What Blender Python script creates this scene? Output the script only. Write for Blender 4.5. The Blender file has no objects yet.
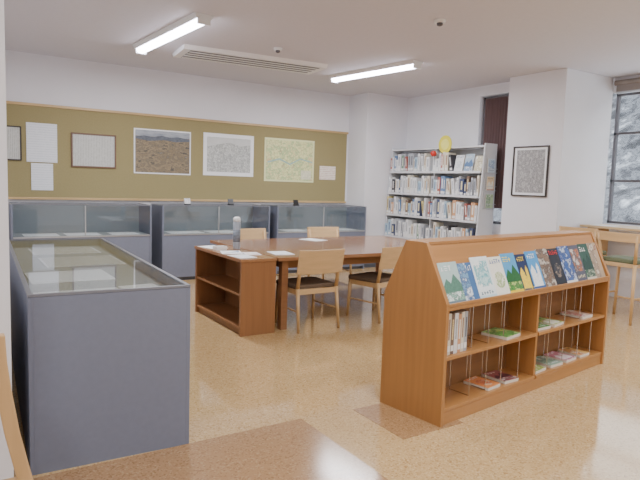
import bpy, bmesh, math, random
from mathutils import Vector, Matrix
random.seed(7)
C = bpy.context.scene.collection
PI = math.pi

# ---------------------------------------------------------------- materials
def lin(c):
    r = []
    for v in c:
        v = v / 255.0
        r.append(v / 12.92 if v <= 0.04045 else ((v + 0.055) / 1.055) ** 2.4)
    return (r[0], r[1], r[2], 1.0)

def mat(name, rgb, rough=0.5, metal=0.0, noise=0.0, nscale=8.0, bump=0.0, spec=0.5, stretch=None, emit=None):
    m = bpy.data.materials.new(name); m.use_nodes = True
    nt = m.node_tree; N = nt.nodes; b = N['Principled BSDF']
    b.inputs['Roughness'].default_value = rough
    b.inputs['Metallic'].default_value = metal
    b.inputs['Specular IOR Level'].default_value = spec
    col = lin(rgb)
    b.inputs['Base Color'].default_value = col
    if emit:
        b.inputs['Emission Color'].default_value = lin(rgb)
        b.inputs['Emission Strength'].default_value = emit
    if noise > 0 or bump > 0:
        tc = N.new('ShaderNodeTexCoord'); mp = N.new('ShaderNodeMapping')
        if stretch: mp.inputs['Scale'].default_value = stretch
        nz = N.new('ShaderNodeTexNoise'); nz.inputs['Scale'].default_value = nscale; nz.inputs['Detail'].default_value = 5
        nt.links.new(tc.outputs['Object'], mp.inputs['Vector']); nt.links.new(mp.outputs[0], nz.inputs['Vector'])
        if noise > 0:
            rp = N.new('ShaderNodeValToRGB')
            rp.color_ramp.elements[0].position = 0.3; rp.color_ramp.elements[1].position = 0.7
            rp.color_ramp.elements[0].color = (col[0]*(1-noise), col[1]*(1-noise), col[2]*(1-noise), 1)
            rp.color_ramp.elements[1].color = (min(1, col[0]*(1+noise)), min(1, col[1]*(1+noise)), min(1, col[2]*(1+noise)), 1)
            nt.links.new(nz.outputs['Fac'], rp.inputs['Fac']); nt.links.new(rp.outputs[0], b.inputs['Base Color'])
        if bump > 0:
            bp = N.new('ShaderNodeBump'); bp.inputs['Strength'].default_value = bump; bp.inputs['Distance'].default_value = 0.01
            nt.links.new(nz.outputs['Fac'], bp.inputs['Height']); nt.links.new(bp.outputs[0], b.inputs['Normal'])
    return m

def wood(name, rgb, rough=0.4, along='z', amt=0.16):
    s = {'x': (0.6, 14, 14), 'y': (14, 0.6, 14), 'z': (14, 14, 0.6)}[along]
    return mat(name, rgb, rough, noise=amt, nscale=2.2, stretch=s)

def picture_mat(name, stops, scale=6.0, detail=6.0, rough=0.5, lines=None, kind='noise', squash=(1, 1, 1)):
    """stops = [(pos, rgb), ...]: a printed image from layered noise"""
    m = bpy.data.materials.new(name); m.use_nodes = True
    nt = m.node_tree; N = nt.nodes; b = N['Principled BSDF']; b.inputs['Roughness'].default_value = rough
    tc = N.new('ShaderNodeTexCoord'); mp = N.new('ShaderNodeMapping'); mp.inputs['Scale'].default_value = squash
    mp.inputs['Location'].default_value = (random.uniform(0, 9), random.uniform(0, 9), random.uniform(0, 9))
    nt.links.new(tc.outputs['Object'], mp.inputs['Vector'])
    nz = N.new('ShaderNodeTexNoise'); nz.inputs['Scale'].default_value = scale; nz.inputs['Detail'].default_value = detail
    nz.inputs['Roughness'].default_value = 0.65
    nt.links.new(mp.outputs[0], nz.inputs['Vector'])
    rp = N.new('ShaderNodeValToRGB'); e = rp.color_ramp.elements
    while len(e) > 1: e.remove(e[-1])
    e[0].position = stops[0][0]; e[0].color = lin(stops[0][1])
    for p, c in stops[1:]:
        k = e.new(p); k.color = lin(c)
    nt.links.new(nz.outputs['Fac'], rp.inputs['Fac'])
    out = rp.outputs[0]
    if lines:
        vo = N.new('ShaderNodeTexVoronoi'); vo.feature = 'DISTANCE_TO_EDGE'; vo.inputs['Scale'].default_value = lines[0]
        nt.links.new(mp.outputs[0], vo.inputs['Vector'])
        lt = N.new('ShaderNodeMath'); lt.operation = 'LESS_THAN'; lt.inputs[1].default_value = lines[2]
        nt.links.new(vo.outputs['Distance'], lt.inputs[0])
        mx = N.new('ShaderNodeMixRGB'); mx.inputs['Color2'].default_value = lin(lines[1])
        mlt = N.new('ShaderNodeMath'); mlt.operation = 'MULTIPLY'; mlt.inputs[1].default_value = 0.5
        nt.links.new(lt.outputs[0], mlt.inputs[0])
        nt.links.new(mlt.outputs[0], mx.inputs['Fac']); nt.links.new(out, mx.inputs['Color1']); out = mx.outputs[0]
    nt.links.new(out, b.inputs['Base Color'])
    return m

def text_mat(name, paper, ink, line=55.0, axis='Z', density=0.5):
    """paper with printed lines of small type"""
    m = bpy.data.materials.new(name); m.use_nodes = True
    nt = m.node_tree; N = nt.nodes; b = N['Principled BSDF']; b.inputs['Roughness'].default_value = 0.6
    tc = N.new('ShaderNodeTexCoord')
    wv = N.new('ShaderNodeTexWave'); wv.bands_direction = axis; wv.inputs['Scale'].default_value = line / 6.0
    nz = N.new('ShaderNodeTexNoise'); nz.inputs['Scale'].default_value = 40
    nt.links.new(tc.outputs['Object'], wv.inputs['Vector']); nt.links.new(tc.outputs['Object'], nz.inputs['Vector'])
    a = N.new('ShaderNodeMath'); a.operation = 'MULTIPLY'
    nt.links.new(wv.outputs['Fac'], a.inputs[0]); nt.links.new(nz.outputs['Fac'], a.inputs[1])
    g = N.new('ShaderNodeMapRange'); g.inputs[1].default_value = 0.25; g.inputs[2].default_value = 0.5; g.inputs[4].default_value = density
    nt.links.new(a.outputs[0], g.inputs[0])
    mx = N.new('ShaderNodeMixRGB'); mx.inputs['Color1'].default_value = lin(paper); mx.inputs['Color2'].default_value = lin(ink)
    nt.links.new(g.outputs[0], mx.inputs['Fac']); nt.links.new(mx.outputs[0], b.inputs['Base Color'])
    return m

def glass_mat(name, tint=(250, 252, 252), base=0.05, amt=0.6):
    """thin pane: reflection grows with the grazing angle, the same from both sides"""
    m = bpy.data.materials.new(name); m.use_nodes = True
    nt = m.node_tree; N = nt.nodes; N.remove(N['Principled BSDF']); out = N['Material Output']
    tr = N.new('ShaderNodeBsdfTransparent'); tr.inputs[0].default_value = lin(tint)
    gl = N.new('ShaderNodeBsdfGlossy'); gl.inputs['Roughness'].default_value = 0.03
    lw = N.new('ShaderNodeLayerWeight'); lw.inputs['Blend'].default_value = 0.5
    pw = N.new('ShaderNodeMath'); pw.operation = 'POWER'; pw.inputs[1].default_value = 4.0
    ml = N.new('ShaderNodeMath'); ml.operation = 'MULTIPLY_ADD'; ml.inputs[1].default_value = amt; ml.inputs[2].default_value = base
    mx = N.new('ShaderNodeMixShader')
    nt.links.new(lw.outputs['Facing'], pw.inputs[0]); nt.links.new(pw.outputs[0], ml.inputs[0]); nt.links.new(ml.outputs[0], mx.inputs[0])
    nt.links.new(tr.outputs[0], mx.inputs[1]); nt.links.new(gl.outputs[0], mx.inputs[2])
    nt.links.new(mx.outputs[0], out.inputs[0])
    return m

def floor_mat(name, base, dark, light, rough=0.22, tile=0.45):
    m = bpy.data.materials.new(name); m.use_nodes = True
    nt = m.node_tree; N = nt.nodes; b = N['Principled BSDF']
    b.inputs['Roughness'].default_value = rough; b.inputs['Specular IOR Level'].default_value = 0.8
    tc = N.new('ShaderNodeTexCoord')
    vo = N.new('ShaderNodeTexVoronoi'); vo.inputs['Scale'].default_value = 120
    nt.links.new(tc.outputs['Object'], vo.inputs['Vector'])
    rp = N.new('ShaderNodeValToRGB'); e = rp.color_ramp.elements
    e[0].position = 0.05; e[0].color = lin(dark); e[1].position = 0.95; e[1].color = lin(light)
    k = e.new(0.25); k.color = lin(base)
    k = e.new(0.8); k.color = lin(base)
    sp = N.new('ShaderNodeSeparateColor'); nt.links.new(vo.outputs['Color'], sp.inputs[0])
    nt.links.new(sp.outputs[0], rp.inputs['Fac'])
    br = N.new('ShaderNodeTexBrick'); br.offset = 0.0; br.inputs['Scale'].default_value = 1.0
    br.inputs['Brick Width'].default_value = tile; br.inputs['Row Height'].default_value = tile; br.inputs['Mortar Size'].default_value = 0.0012
    br.inputs['Color1'].default_value = (1, 1, 1, 1); br.inputs['Color2'].default_value = (0.98, 0.98, 0.98, 1); br.inputs['Mortar'].default_value = (0.9, 0.88, 0.86, 1)
    nt.links.new(tc.outputs['Object'], br.inputs['Vector'])
    m2 = N.new('ShaderNodeMixRGB'); m2.blend_type = 'MULTIPLY'; m2.inputs['Fac'].default_value = 1.0
    nt.links.new(rp.outputs[0], m2.inputs['Color1']); nt.links.new(br.outputs['Color'], m2.inputs['Color2'])
    nt.links.new(m2.outputs[0], b.inputs['Base Color'])
    return m

M = {}
M['wall'] = mat('wall_paint', (230, 230, 235), 0.8, noise=0.015, nscale=3, bump=0.04)
M['ceiling'] = mat('ceiling_paint', (214, 212, 219), 0.85, noise=0.015, nscale=20)
M['floor'] = floor_mat('speckled_floor_tile', (198, 166, 118), (170, 136, 90), (210, 182, 138), 0.09)
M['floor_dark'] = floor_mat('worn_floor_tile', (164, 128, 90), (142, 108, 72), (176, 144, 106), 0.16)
M['white'] = mat('white_enamel', (214, 216, 220), 0.4, noise=0.01)
M['white_plastic'] = mat('white_plastic', (234, 234, 233), 0.35, noise=0.01)
M['board'] = mat('khaki_pinboard', (152, 141, 100), 0.9, noise=0.05, nscale=60, bump=0.1)
M['rail'] = wood('beech_rail', (196, 166, 118), 0.4, 'x')
M['oak'] = wood('oak_veneer', (172, 122, 70), 0.3, 'z', 0.08)
M['oak_x'] = wood('oak_veneer_long', (176, 126, 74), 0.28, 'x', 0.08)
M['oak_dark'] = wood('dark_oak_veneer', (136, 96, 58), 0.45, 'x', 0.1)  # darker oak tone for the apron, centre panel and low unit plinth
M['table'] = wood('walnut_tabletop', (148, 106, 74), 0.12, 'x', 0.1)
M['unit'] = wood('low_shelf_veneer', (148, 104, 68), 0.35, 'z', 0.1)
M['beech'] = wood('beech_chair', (202, 166, 118), 0.35, 'z', 0.08)
M['beech_x'] = wood('beech_panel', (204, 170, 124), 0.35, 'x', 0.08)
M['seat'] = mat('brown_seat_fabric', (98, 80, 62), 0.8, noise=0.12, nscale=80, bump=0.15)
M['seat_green'] = mat('green_seat_fabric', (104, 112, 86), 0.8, noise=0.15, nscale=80, bump=0.15)
M['case'] = mat('grey_case_laminate', (118, 124, 141), 0.5, noise=0.03, nscale=30)
M['case_light'] = mat('case_lining_back', (122, 130, 136), 0.5, noise=0.03, nscale=30)
M['case_dark'] = mat('dark_grey_frame', (84, 88, 98), 0.4, noise=0.03)
M['case_frame'] = mat('grey_case_frame', (128, 132, 142), 0.3, metal=0.4, noise=0.03)
M['case_cloth'] = mat('grey_case_lining', (150, 156, 158), 0.8, noise=0.04, nscale=50)
M['alu'] = mat('aluminium', (200, 203, 206), 0.3, metal=0.7, noise=0.03)
M['chrome'] = mat('chrome_wire', (210, 210, 212), 0.2, metal=1.0, noise=0.02)
M['glass'] = glass_mat('clear_glass')
M['glass_win'] = glass_mat('window_glass', (252, 253, 254), 0.01, 0.2)
M['black'] = mat('black_plastic', (30, 30, 32), 0.4, noise=0.05)
M['frame_dark'] = mat('grey_window_frame', (96, 94, 98), 0.4, noise=0.05)
M['frame_brown'] = wood('brown_picture_frame', (112, 84, 66), 0.4, 'x')
M['frame_black'] = wood('black_picture_frame', (52, 46, 44), 0.4, 'x')
M['paper'] = mat('paper_white', (240, 242, 244), 0.7, noise=0.02)
M['pages'] = mat('page_edges', (226, 220, 206), 0.8, noise=0.06, nscale=90, stretch=(1, 12, 1))
M['tube'] = mat('lit_tube', (240, 240, 255), 0.4, emit=22.0, noise=0.0)
M['grille'] = mat('grille_grey', (96, 96, 102), 0.5, noise=0.03)
M['curtain'] = mat('rose_brown_curtain', (112, 90, 90), 0.9, noise=0.1, nscale=12, stretch=(1, 8, 0.2))
M['blind'] = mat('taupe_blind', (150, 142, 138), 0.8, noise=0.05)
M['counter'] = wood('beech_counter', (206, 180, 140), 0.3, 'y', 0.08)

# ---------------------------------------------------------------- mesh helpers
class MB:
    def __init__(s): s.bm = bmesh.new(); s.mi = 0
    def _fin(s, f0):
        s.bm.faces.ensure_lookup_table()
        for f in s.bm.faces[f0:]: f.material_index = s.mi
    def box(s, x0, x1, y0, y1, z0, z1):
        f0 = len(s.bm.faces)
        v = [s.bm.verts.new(p) for p in [(x0,y0,z0),(x1,y0,z0),(x1,y1,z0),(x0,y1,z0),(x0,y0,z1),(x1,y0,z1),(x1,y1,z1),(x0,y1,z1)]]
        for q in [(0,3,2,1),(4,5,6,7),(0,1,5,4),(1,2,6,5),(2,3,7,6),(3,0,4,7)]: s.bm.faces.new([v[i] for i in q])
        s._fin(f0); return s
    def tube(s, a, b, r0, r1=None, n=12):
        r1 = r0 if r1 is None else r1
        f0 = len(s.bm.faces); a = Vector(a); b = Vector(b); d = (b-a).normalized()
        u = d.orthogonal().normalized(); w = d.cross(u)
        A = [s.bm.verts.new(a + (u*math.cos(2*PI*i/n) + w*math.sin(2*PI*i/n))*r0) for i in range(n)]
        B = [s.bm.verts.new(b + (u*math.cos(2*PI*i/n) + w*math.sin(2*PI*i/n))*r1) for i in range(n)]
        for i in range(n): s.bm.faces.new([A[i], A[(i+1)%n], B[(i+1)%n], B[i]])
        s.bm.faces.new(A[::-1]); s.bm.faces.new(B)
        s._fin(f0); return s
    def lathe(s, prof, cx=0, cy=0, n=24):
        f0 = len(s.bm.faces); rings = []
        for r, z in prof:
            rings.append([s.bm.verts.new((cx+r*math.cos(2*PI*i/n), cy+r*math.sin(2*PI*i/n), z)) for i in range(n)])
        for a, b in zip(rings, rings[1:]):
            for i in range(n): s.bm.faces.new([a[i], a[(i+1)%n], b[(i+1)%n], b[i]])
        s.bm.faces.new(rings[0][::-1]); s.bm.faces.new(rings[-1])
        s._fin(f0); return s
    def prism(s, pts, x0, x1, axis='x'):
        """pts in the plane perpendicular to axis: x->(y,z), y->(x,z), z->(x,y)"""
        f0 = len(s.bm.faces)
        def P(p, t):
            return {'x': (t, p[0], p[1]), 'y': (p[0], t, p[1]), 'z': (p[0], p[1], t)}[axis]
        A = [s.bm.verts.new(P(p, x0)) for p in pts]; B = [s.bm.verts.new(P(p, x1)) for p in pts]
        n = len(pts)
        s.bm.faces.new(A[::-1]); s.bm.faces.new(B)
        for i in range(n): s.bm.faces.new([A[i], A[(i+1)%n], B[(i+1)%n], B[i]])
        s._fin(f0); return s
    def bar(s, a, b, w, h):
        """rectangular bar between two points"""
        f0 = len(s.bm.faces); a = Vector(a); b = Vector(b); d = (b-a).normalized()
        up = Vector((0,0,1)) if abs(d.z) < 0.9 else Vector((0,1,0))
        u = d.cross(up).normalized(); v = u.cross(d).normalized()
        R = []
        for p in (a, b):
            R.append([s.bm.verts.new(p + u*sx*w/2 + v*sz*h/2) for sx, sz in ((-1,-1),(1,-1),(1,1),(-1,1))])
        A, B = R
        s.bm.faces.new(A[::-1]); s.bm.faces.new(B)
        for i in range(4): s.bm.faces.new([A[i], A[(i+1)%4], B[(i+1)%4], B[i]])
        s._fin(f0); return s
    def mesh(s, name, mats, bevel=0.0, smooth=False):
        bmesh.ops.recalc_face_normals(s.bm, faces=s.bm.faces[:])
        if bevel > 0:
            bmesh.ops.bevel(s.bm, geom=[e for e in s.bm.edges if len(e.link_faces) == 2 and e.calc_face_angle(0) > 0.6], offset=bevel, segments=2, affect='EDGES', profile=0.6)
        me = bpy.data.meshes.new(name); s.bm.to_mesh(me); s.bm.free()
        for m in (mats if isinstance(mats, (list, tuple)) else [mats]): me.materials.append(m)
        if smooth:
            for p in me.polygons: p.use_smooth = True
        return me
    def build(s, name, mats, parent=None, bevel=0.0, smooth=False, loc=None, rz=0.0):
        o = bpy.data.objects.new(name, s.mesh(name, mats, bevel, smooth)); C.objects.link(o)
        if parent: o.parent = parent
        if loc: o.location = loc
        if rz: o.rotation_euler.z = rz
        return o

def tag(o, label, cat, group=None):
    o['label'] = label; o['category'] = cat
    if group: o['group'] = group
    return o
def thing(name, label, cat, loc=(0,0,0), rz=0.0, group=None):
    o = bpy.data.objects.new(name, None); o.empty_display_size = 0.1; C.objects.link(o)
    o.location = loc; o.rotation_euler = (0,0,rz)
    return tag(o, label, cat, group)
def dup(root, loc, rz, label, group=None):
    r = root.copy(); C.objects.link(r); r.location = loc; r.rotation_euler = (0,0,rz); r['label'] = label
    if group: r['group'] = group
    for ch in list(root.children):
        c = ch.copy(); C.objects.link(c); c.parent = r
        for g in list(ch.children):
            d = g.copy(); C.objects.link(d); d.parent = c
    return r
def struct(name, mb, m, parent=None, **k):
    o = mb.build(name, m, parent, **k); o['kind'] = 'structure'; return o

# ---------------------------------------------------------------- the room
ZC = 3.0
struct('floor', MB().box(-3.0, 7.9, -2.6, 8.7, -0.1, 0.0), M['floor'])
struct('ceiling', MB().box(-3.0, 7.9, -2.6, 8.7, ZC, ZC+0.1), M['ceiling'])
struct('wall_back', MB().box(0.0, 7.1, 8.5, 8.7, 0, ZC), M['wall'])
struct('wall_left', MB().box(-0.1, 0.19, 2.6, 8.5, 0, ZC), M['wall'])
struct('wall_left_return', MB().box(-3.0, -0.1, 2.6, 2.8, 0, ZC), M['wall'])
struct('wall_left_near', MB().box(-3.1, -3.0, -2.6, 2.8, 0, ZC), M['wall'])
struct('wall_front', MB().box(-3.0, 7.9, -2.7, -2.6, 0, ZC), M['wall'])
struct('wall_back_pilaster', MB().box(6.0, 6.9, 7.97, 8.5, 0, ZC), M['wall'])
rw = MB(); rw.box(6.9, 7.1, 6.30, 8.5, 0, ZC).box(6.9, 7.1, 5.55, 6.30, 0, 0.9).box(6.9, 7.1, 5.55, 6.30, 2.85, ZC)
struct('wall_right', rw, M['wall'])
struct('wall_right_pillar', MB().box(6.65, 7.7, 4.65, 5.55, 0, ZC), M['wall'], bevel=0.006)
rn = MB(); rn.box(7.7, 7.9, -2.6, 4.65, 0, 1.0).box(7.7, 7.9, -2.6, 4.65, 2.8, ZC).box(7.7, 7.9, -2.6, -1.6, 1.0, 2.8)
struct('wall_right_near', rn, M['wall'])
struct('baseboard_back', MB().box(0.2, 5.99, 8.475, 8.499, 0, 0.07), M['case_dark'])
struct('baseboard_pilaster', MB().box(6.0, 6.42, 7.95, 7.968, 0, 0.07), M['case_dark'])
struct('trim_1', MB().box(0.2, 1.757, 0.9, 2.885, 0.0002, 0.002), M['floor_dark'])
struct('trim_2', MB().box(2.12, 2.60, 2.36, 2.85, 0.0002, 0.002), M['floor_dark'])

# windows
def window(name, x, y0, y1, z0, z1, ys, zs, w=0.04):
    f = MB()
    f.box(x, x+0.06, y0, y0+w, z0, z1).box(x, x+0.06, y1-w, y1, z0, z1).box(x, x+0.06, y0, y1, z0, z0+w).box(x, x+0.06, y0, y1, z1-w, z1)
    for y in ys: f.box(x, x+0.06, y-w/2, y+w/2, z0, z1)
    for z in zs: f.box(x, x+0.06, y0, y1, z-w/2, z+w/2)
    o = struct(name, f, M['frame_dark'])
    g = MB().box(x+0.027, x+0.033, y0+w, y1-w, z0+w, z1-w).build('window_pane', M['glass_win'], o); g['kind'] = 'structure'
    s = MB().box(x-0.06, x+0.1, y0, y1, z0-0.03, z0-0.001).build('window_sill', M['white'], o); s['kind'] = 'structure'
    return o
window('window_1', 7.78, -1.59, 4.64, 1.01, 2.79, [-0.6, 1.0, 2.6], [1.60, 2.25], 0.032)
window('window_2', 6.98, 5.56, 6.29, 0.91, 2.84, [5.70], [2.0])
cu = MB(); pts = []
for i in range(45):
    pts.append((6.93 + 0.018*math.sin(i*1.25), 5.74 + i*0.0105))
cu.prism(pts + [(p[0]+0.008, p[1]) for p in pts[::-1]], 1.15, 2.80, 'z')
tag(cu.build('curtain', M['curtain'], loc=(0,0,0)), 'dark rose brown curtain gathered in the narrow window beside the white bookcase', 'curtain')
bl = thing('roller_blind', 'taupe rolled up blind above the large window at the far right', 'blind', (7.66, 1.6, 2.86))
MB().tube((0,-3.0,0.06), (0,3.0,0.06), 0.035).build('roll', M['blind'], bl)
MB().box(-0.004, 0.004, -2.98, 2.98, -0.06, 0.05).build('cloth', M['blind'], bl)
MB().box(-0.012, 0.012, -2.98, 2.98, -0.085, -0.06).build('bottom_bar', M['alu'], bl)

# pinboard on the back wall
pb = thing('pinboard', 'long khaki pinboard with thin wooden rails on the back wall', 'pinboard', (3.27, 8.49, 1.106))
MB().box(-2.68, 2.68, -0.015, 0.005, 0.03, 1.22).build('panel', M['board'], pb)
MB().box(-2.70, 2.70, -0.03, 0.005, 1.22, 1.255).build('top_rail', M['rail'], pb, bevel=0.003)
MB().box(-2.70, 2.70, -0.03, 0.005, 0.0, 0.03).build('bottom_rail', M['rail'], pb, bevel=0.003)

YB = 8.474
def sheet(name, label, cat, x0, x1, z0, z1, m, frame=None, fw=0.02, border=0.0, border_mat=None, y=YB):
    cx = (x0+x1)/2; t = thing(name, label, cat, (cx, y, z0)); w = (x1-x0)/2; h = z1-z0
    if frame:
        f = MB(); f.box(-w, w, -0.02, 0, 0, fw).box(-w, w, -0.02, 0, h-fw, h).box(-w, -w+fw, -0.02, 0, fw, h-fw).box(w-fw, w, -0.02, 0, fw, h-fw)
        f.build('picture_frame', frame, t, bevel=0.002)
    i = fw if frame else 0
    if border > 0: MB().box(-w+i, w-i, -0.006, -0.001, i, h-i).build('border', border_mat or M['paper'], t)
    b = i + border
    MB().box(-w+b, w-b, -0.009, -0.003, b, h-b).build('print', m, t)
    if not frame:
        p = MB()
        for sx in (-1, 1): p.tube((sx*(w-0.02), -0.009, h-0.02), (sx*(w-0.02), -0.016, h-0.02), 0.007, n=8)
        p.build('pin', M['white_plastic'], t)
    return t
doc_pale = text_mat('faint_print', (226, 230, 236), (190, 198, 205), 60, 'Z', 0.4)
old_doc = text_mat('grey_old_document', (200, 202, 198), (150, 150, 144), 90, 'X', 0.6)
sheet('framed_picture', 'small dark framed picture at the far left end of the pinboard', 'picture', 0.60, 0.785, 1.61, 2.05, old_doc, M['frame_black'], 0.015)
sheet('notice_sheet', 'larger white notice pinned right of the dark framed picture', 'notice', 0.842, 1.212, 1.60, 2.11, doc_pale)
sheet('notice_sheet', 'small white notice pinned directly below the larger white sheet', 'notice', 0.893, 1.157, 1.23, 1.585, doc_pale)
sheet('framed_document', 'grey old document in a thin brown frame left of the landscape poster', 'picture', 1.385, 1.974, 1.555, 2.02, old_doc, M['frame_brown'], 0.02)
land = picture_mat('aerial_panorama', [(0.30,(60,62,64)),(0.40,(98,92,82)),(0.46,(154,136,104)),(0.52,(104,98,88)),(0.58,(142,124,94)),(0.64,(84,84,80)),(0.72,(172,166,152))], 8, 10, squash=(1,1,2.2))
tl = sheet('landscape_poster', 'brown and grey aerial landscape panorama poster with thin white border', 'poster', 2.222, 3.07, 1.50, 2.146, land, border=0.02)
MB().box(-0.404, 0.404, -0.0105, -0.009, 0.54, 0.626).build('sky_strip', picture_mat('poster_sky', [(0.3,(120,128,140)),(0.6,(164,170,178))], 6, 6, squash=(1,1,3)), tl)
MB().prism([(-0.404,0.53),(-0.28,0.55),(-0.15,0.535),(-0.02,0.56),(0.10,0.54),(0.22,0.555),(0.404,0.53),(0.404,0.50),(0.2,0.48),(0.0,0.50),(-0.2,0.475),(-0.404,0.50)], -0.0115, -0.0105, 'y').build('ridge', mat('ridge_blue_grey', (96,102,112), 0.6, noise=0.25, nscale=30), tl)
m5 = picture_mat('faded_old_map', [(0.3,(146,150,148)),(0.42,(200,202,198)),(0.48,(160,164,162)),(0.54,(212,214,210)),(0.62,(172,176,174)),(0.72,(208,210,206))], 9, 9, lines=(26,(120,124,126),0.05))
t5 = sheet('old_map', 'faded grey old town drawing with white border between two colour posters', 'map', 3.27, 4.12, 1.51, 2.16, m5, border=0.06)
MB().prism([(-0.36,0.44),(-0.2,0.48),(0.0,0.52),(0.2,0.47),(0.36,0.5),(0.36,0.585),(-0.36,0.585)], -0.0105, -0.009, 'y').build('sky_strip', mat('drawing_sky', (204,206,204), 0.6, noise=0.05), t5)
m6 = picture_mat('yellow_green_map', [(0.30,(150,186,140)),(0.40,(216,222,160)),(0.48,(232,230,170)),(0.54,(176,202,146)),(0.6,(228,224,164)),(0.70,(214,190,146))], 7, 9, lines=(18,(150,136,104),0.04))
t6 = sheet('colour_map', 'pale yellow and green illustrated map near the right end of the pinboard', 'map', 4.316, 5.27, 1.45, 2.16, m6, border=0.03, border_mat=mat('pale_yellow_border', (228, 230, 180), 0.7, noise=0.02))
MB().box(0.22, 0.42, -0.0105, -0.009, 0.05, 0.2).build('legend_box', text_mat('map_legend', (236,234,206), (150,150,130), 150, 'Z', 0.7), t6)
MB().prism([(-0.42,0.30),(-0.2,0.36),(0.0,0.28),(0.2,0.38),(0.44,0.33),(0.44,0.35),(0.2,0.40),(0.0,0.305),(-0.2,0.385),(-0.42,0.325)], -0.0105, -0.009, 'y').build('river', mat('map_river', (150,186,180), 0.6, noise=0.1), t6)
sheet('small_notice', 'small cream notice pinned at the far right of the pinboard', 'notice', 5.39, 5.72, 1.51, 1.745, text_mat('cream_notice', (240, 232, 220), (190, 140, 130), 60, 'Z', 0.6))

pf = thing('framed_print', 'dark framed tall grey print hanging on the white pillar', 'picture', (6.645, 5.105, 1.35))
f = MB(); f.box(-0.022, 0, -0.285, 0.285, 0, 0.018).box(-0.022, 0, -0.285, 0.285, 0.662, 0.68).box(-0.022, 0, -0.285, -0.267, 0.018, 0.662).box(-0.022, 0, 0.267, 0.285, 0.018, 0.662)
f.build('picture_frame', M['frame_black'], pf, bevel=0.002)
MB().box(-0.006, 0, -0.267, 0.267, 0.018, 0.662).build('mount', M['paper'], pf)
MB().box(-0.010, -0.006, -0.225, 0.225, 0.05, 0.63).build('print', picture_mat('grey_scroll_print', [(0.3,(104,104,108)),(0.42,(170,170,170)),(0.5,(126,126,128)),(0.58,(190,190,190)),(0.7,(140,140,142))], 30, 9, squash=(1,1,0.7)), pf)

# ---------------------------------------------------------------- ceiling fixtures
def ceiling_light(x, y, L, rz, label):
    t = thing('ceiling_light', label, 'ceiling light', (x, y, ZC), rz, 'tube lights on the ceiling')
    MB().prism([(-0.10,-0.001),(0.10,-0.001),(0.075,-0.045),(-0.075,-0.045)], -L/2, L/2, 'y').build('housing', M['white_plastic'], t)
    d = MB(); pts = [(0.06*math.cos(a), -0.046-0.045*math.sin(a)) for a in [PI*i/10 for i in range(11)]]
    d.prism(pts, -L/2+0.02, L/2-0.02, 'y').build('tube', M['tube'], t)
    for s in (-1, 1): MB().box(-0.065, 0.065, s*(L/2-0.01)-0.012, s*(L/2-0.01)+0.012, -0.096, -0.044).build('end_cap', M['white_plastic'], t, bevel=0.003)
    return t
ceiling_light(2.01, 6.25, 1.75, math.radians(4), 'lit white tube light on the ceiling left of the air grille')
ceiling_light(4.85, 6.36, 1.58, math.radians(8), 'lit white tube light on the ceiling right of the air grille')
v = thing('air_grille', 'long white ceiling air grille with dark parallel slots between two lights', 'vent', (3.30, 6.88, ZC), math.radians(-5))
MB().prism([(-0.30,-0.001),(0.30,-0.001),(0.27,-0.05),(-0.27,-0.05)], -0.95, 0.95, 'x').build('frame', M['white_plastic'], v)
MB().box(-0.86, 0.86, -0.23, 0.23, -0.054, -0.051).build('backing', M['grille'], v)
for k in range(4):
    MB().bar((-0.86, -0.175+k*0.117, -0.057), (0.86, -0.175+k*0.117, -0.057), 0.045, 0.004).build('slat', M['white_plastic'], v)
def ceiling_disc(name, x, y, r, label, cat):
    t = thing(name, label, cat, (x, y, ZC))
    MB().lathe([(r, -0.001), (r, -0.015), (r*0.85, -0.03)]).build('base', M['white_plastic'], t, smooth=False)
    MB().lathe([(r*0.55, -0.030), (r*0.5, -0.05), (r*0.2, -0.058)]).build('sensor_head', M['grille'], t)
ceiling_disc('smoke_detector', 3.92, 4.13, 0.055, 'small round white detector on the ceiling nearest the viewer', 'smoke detector')
ceiling_disc('ceiling_sensor', 3.27, 6.13, 0.05, 'tiny round sensor on the ceiling between the two tube lights', 'sensor')

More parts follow.
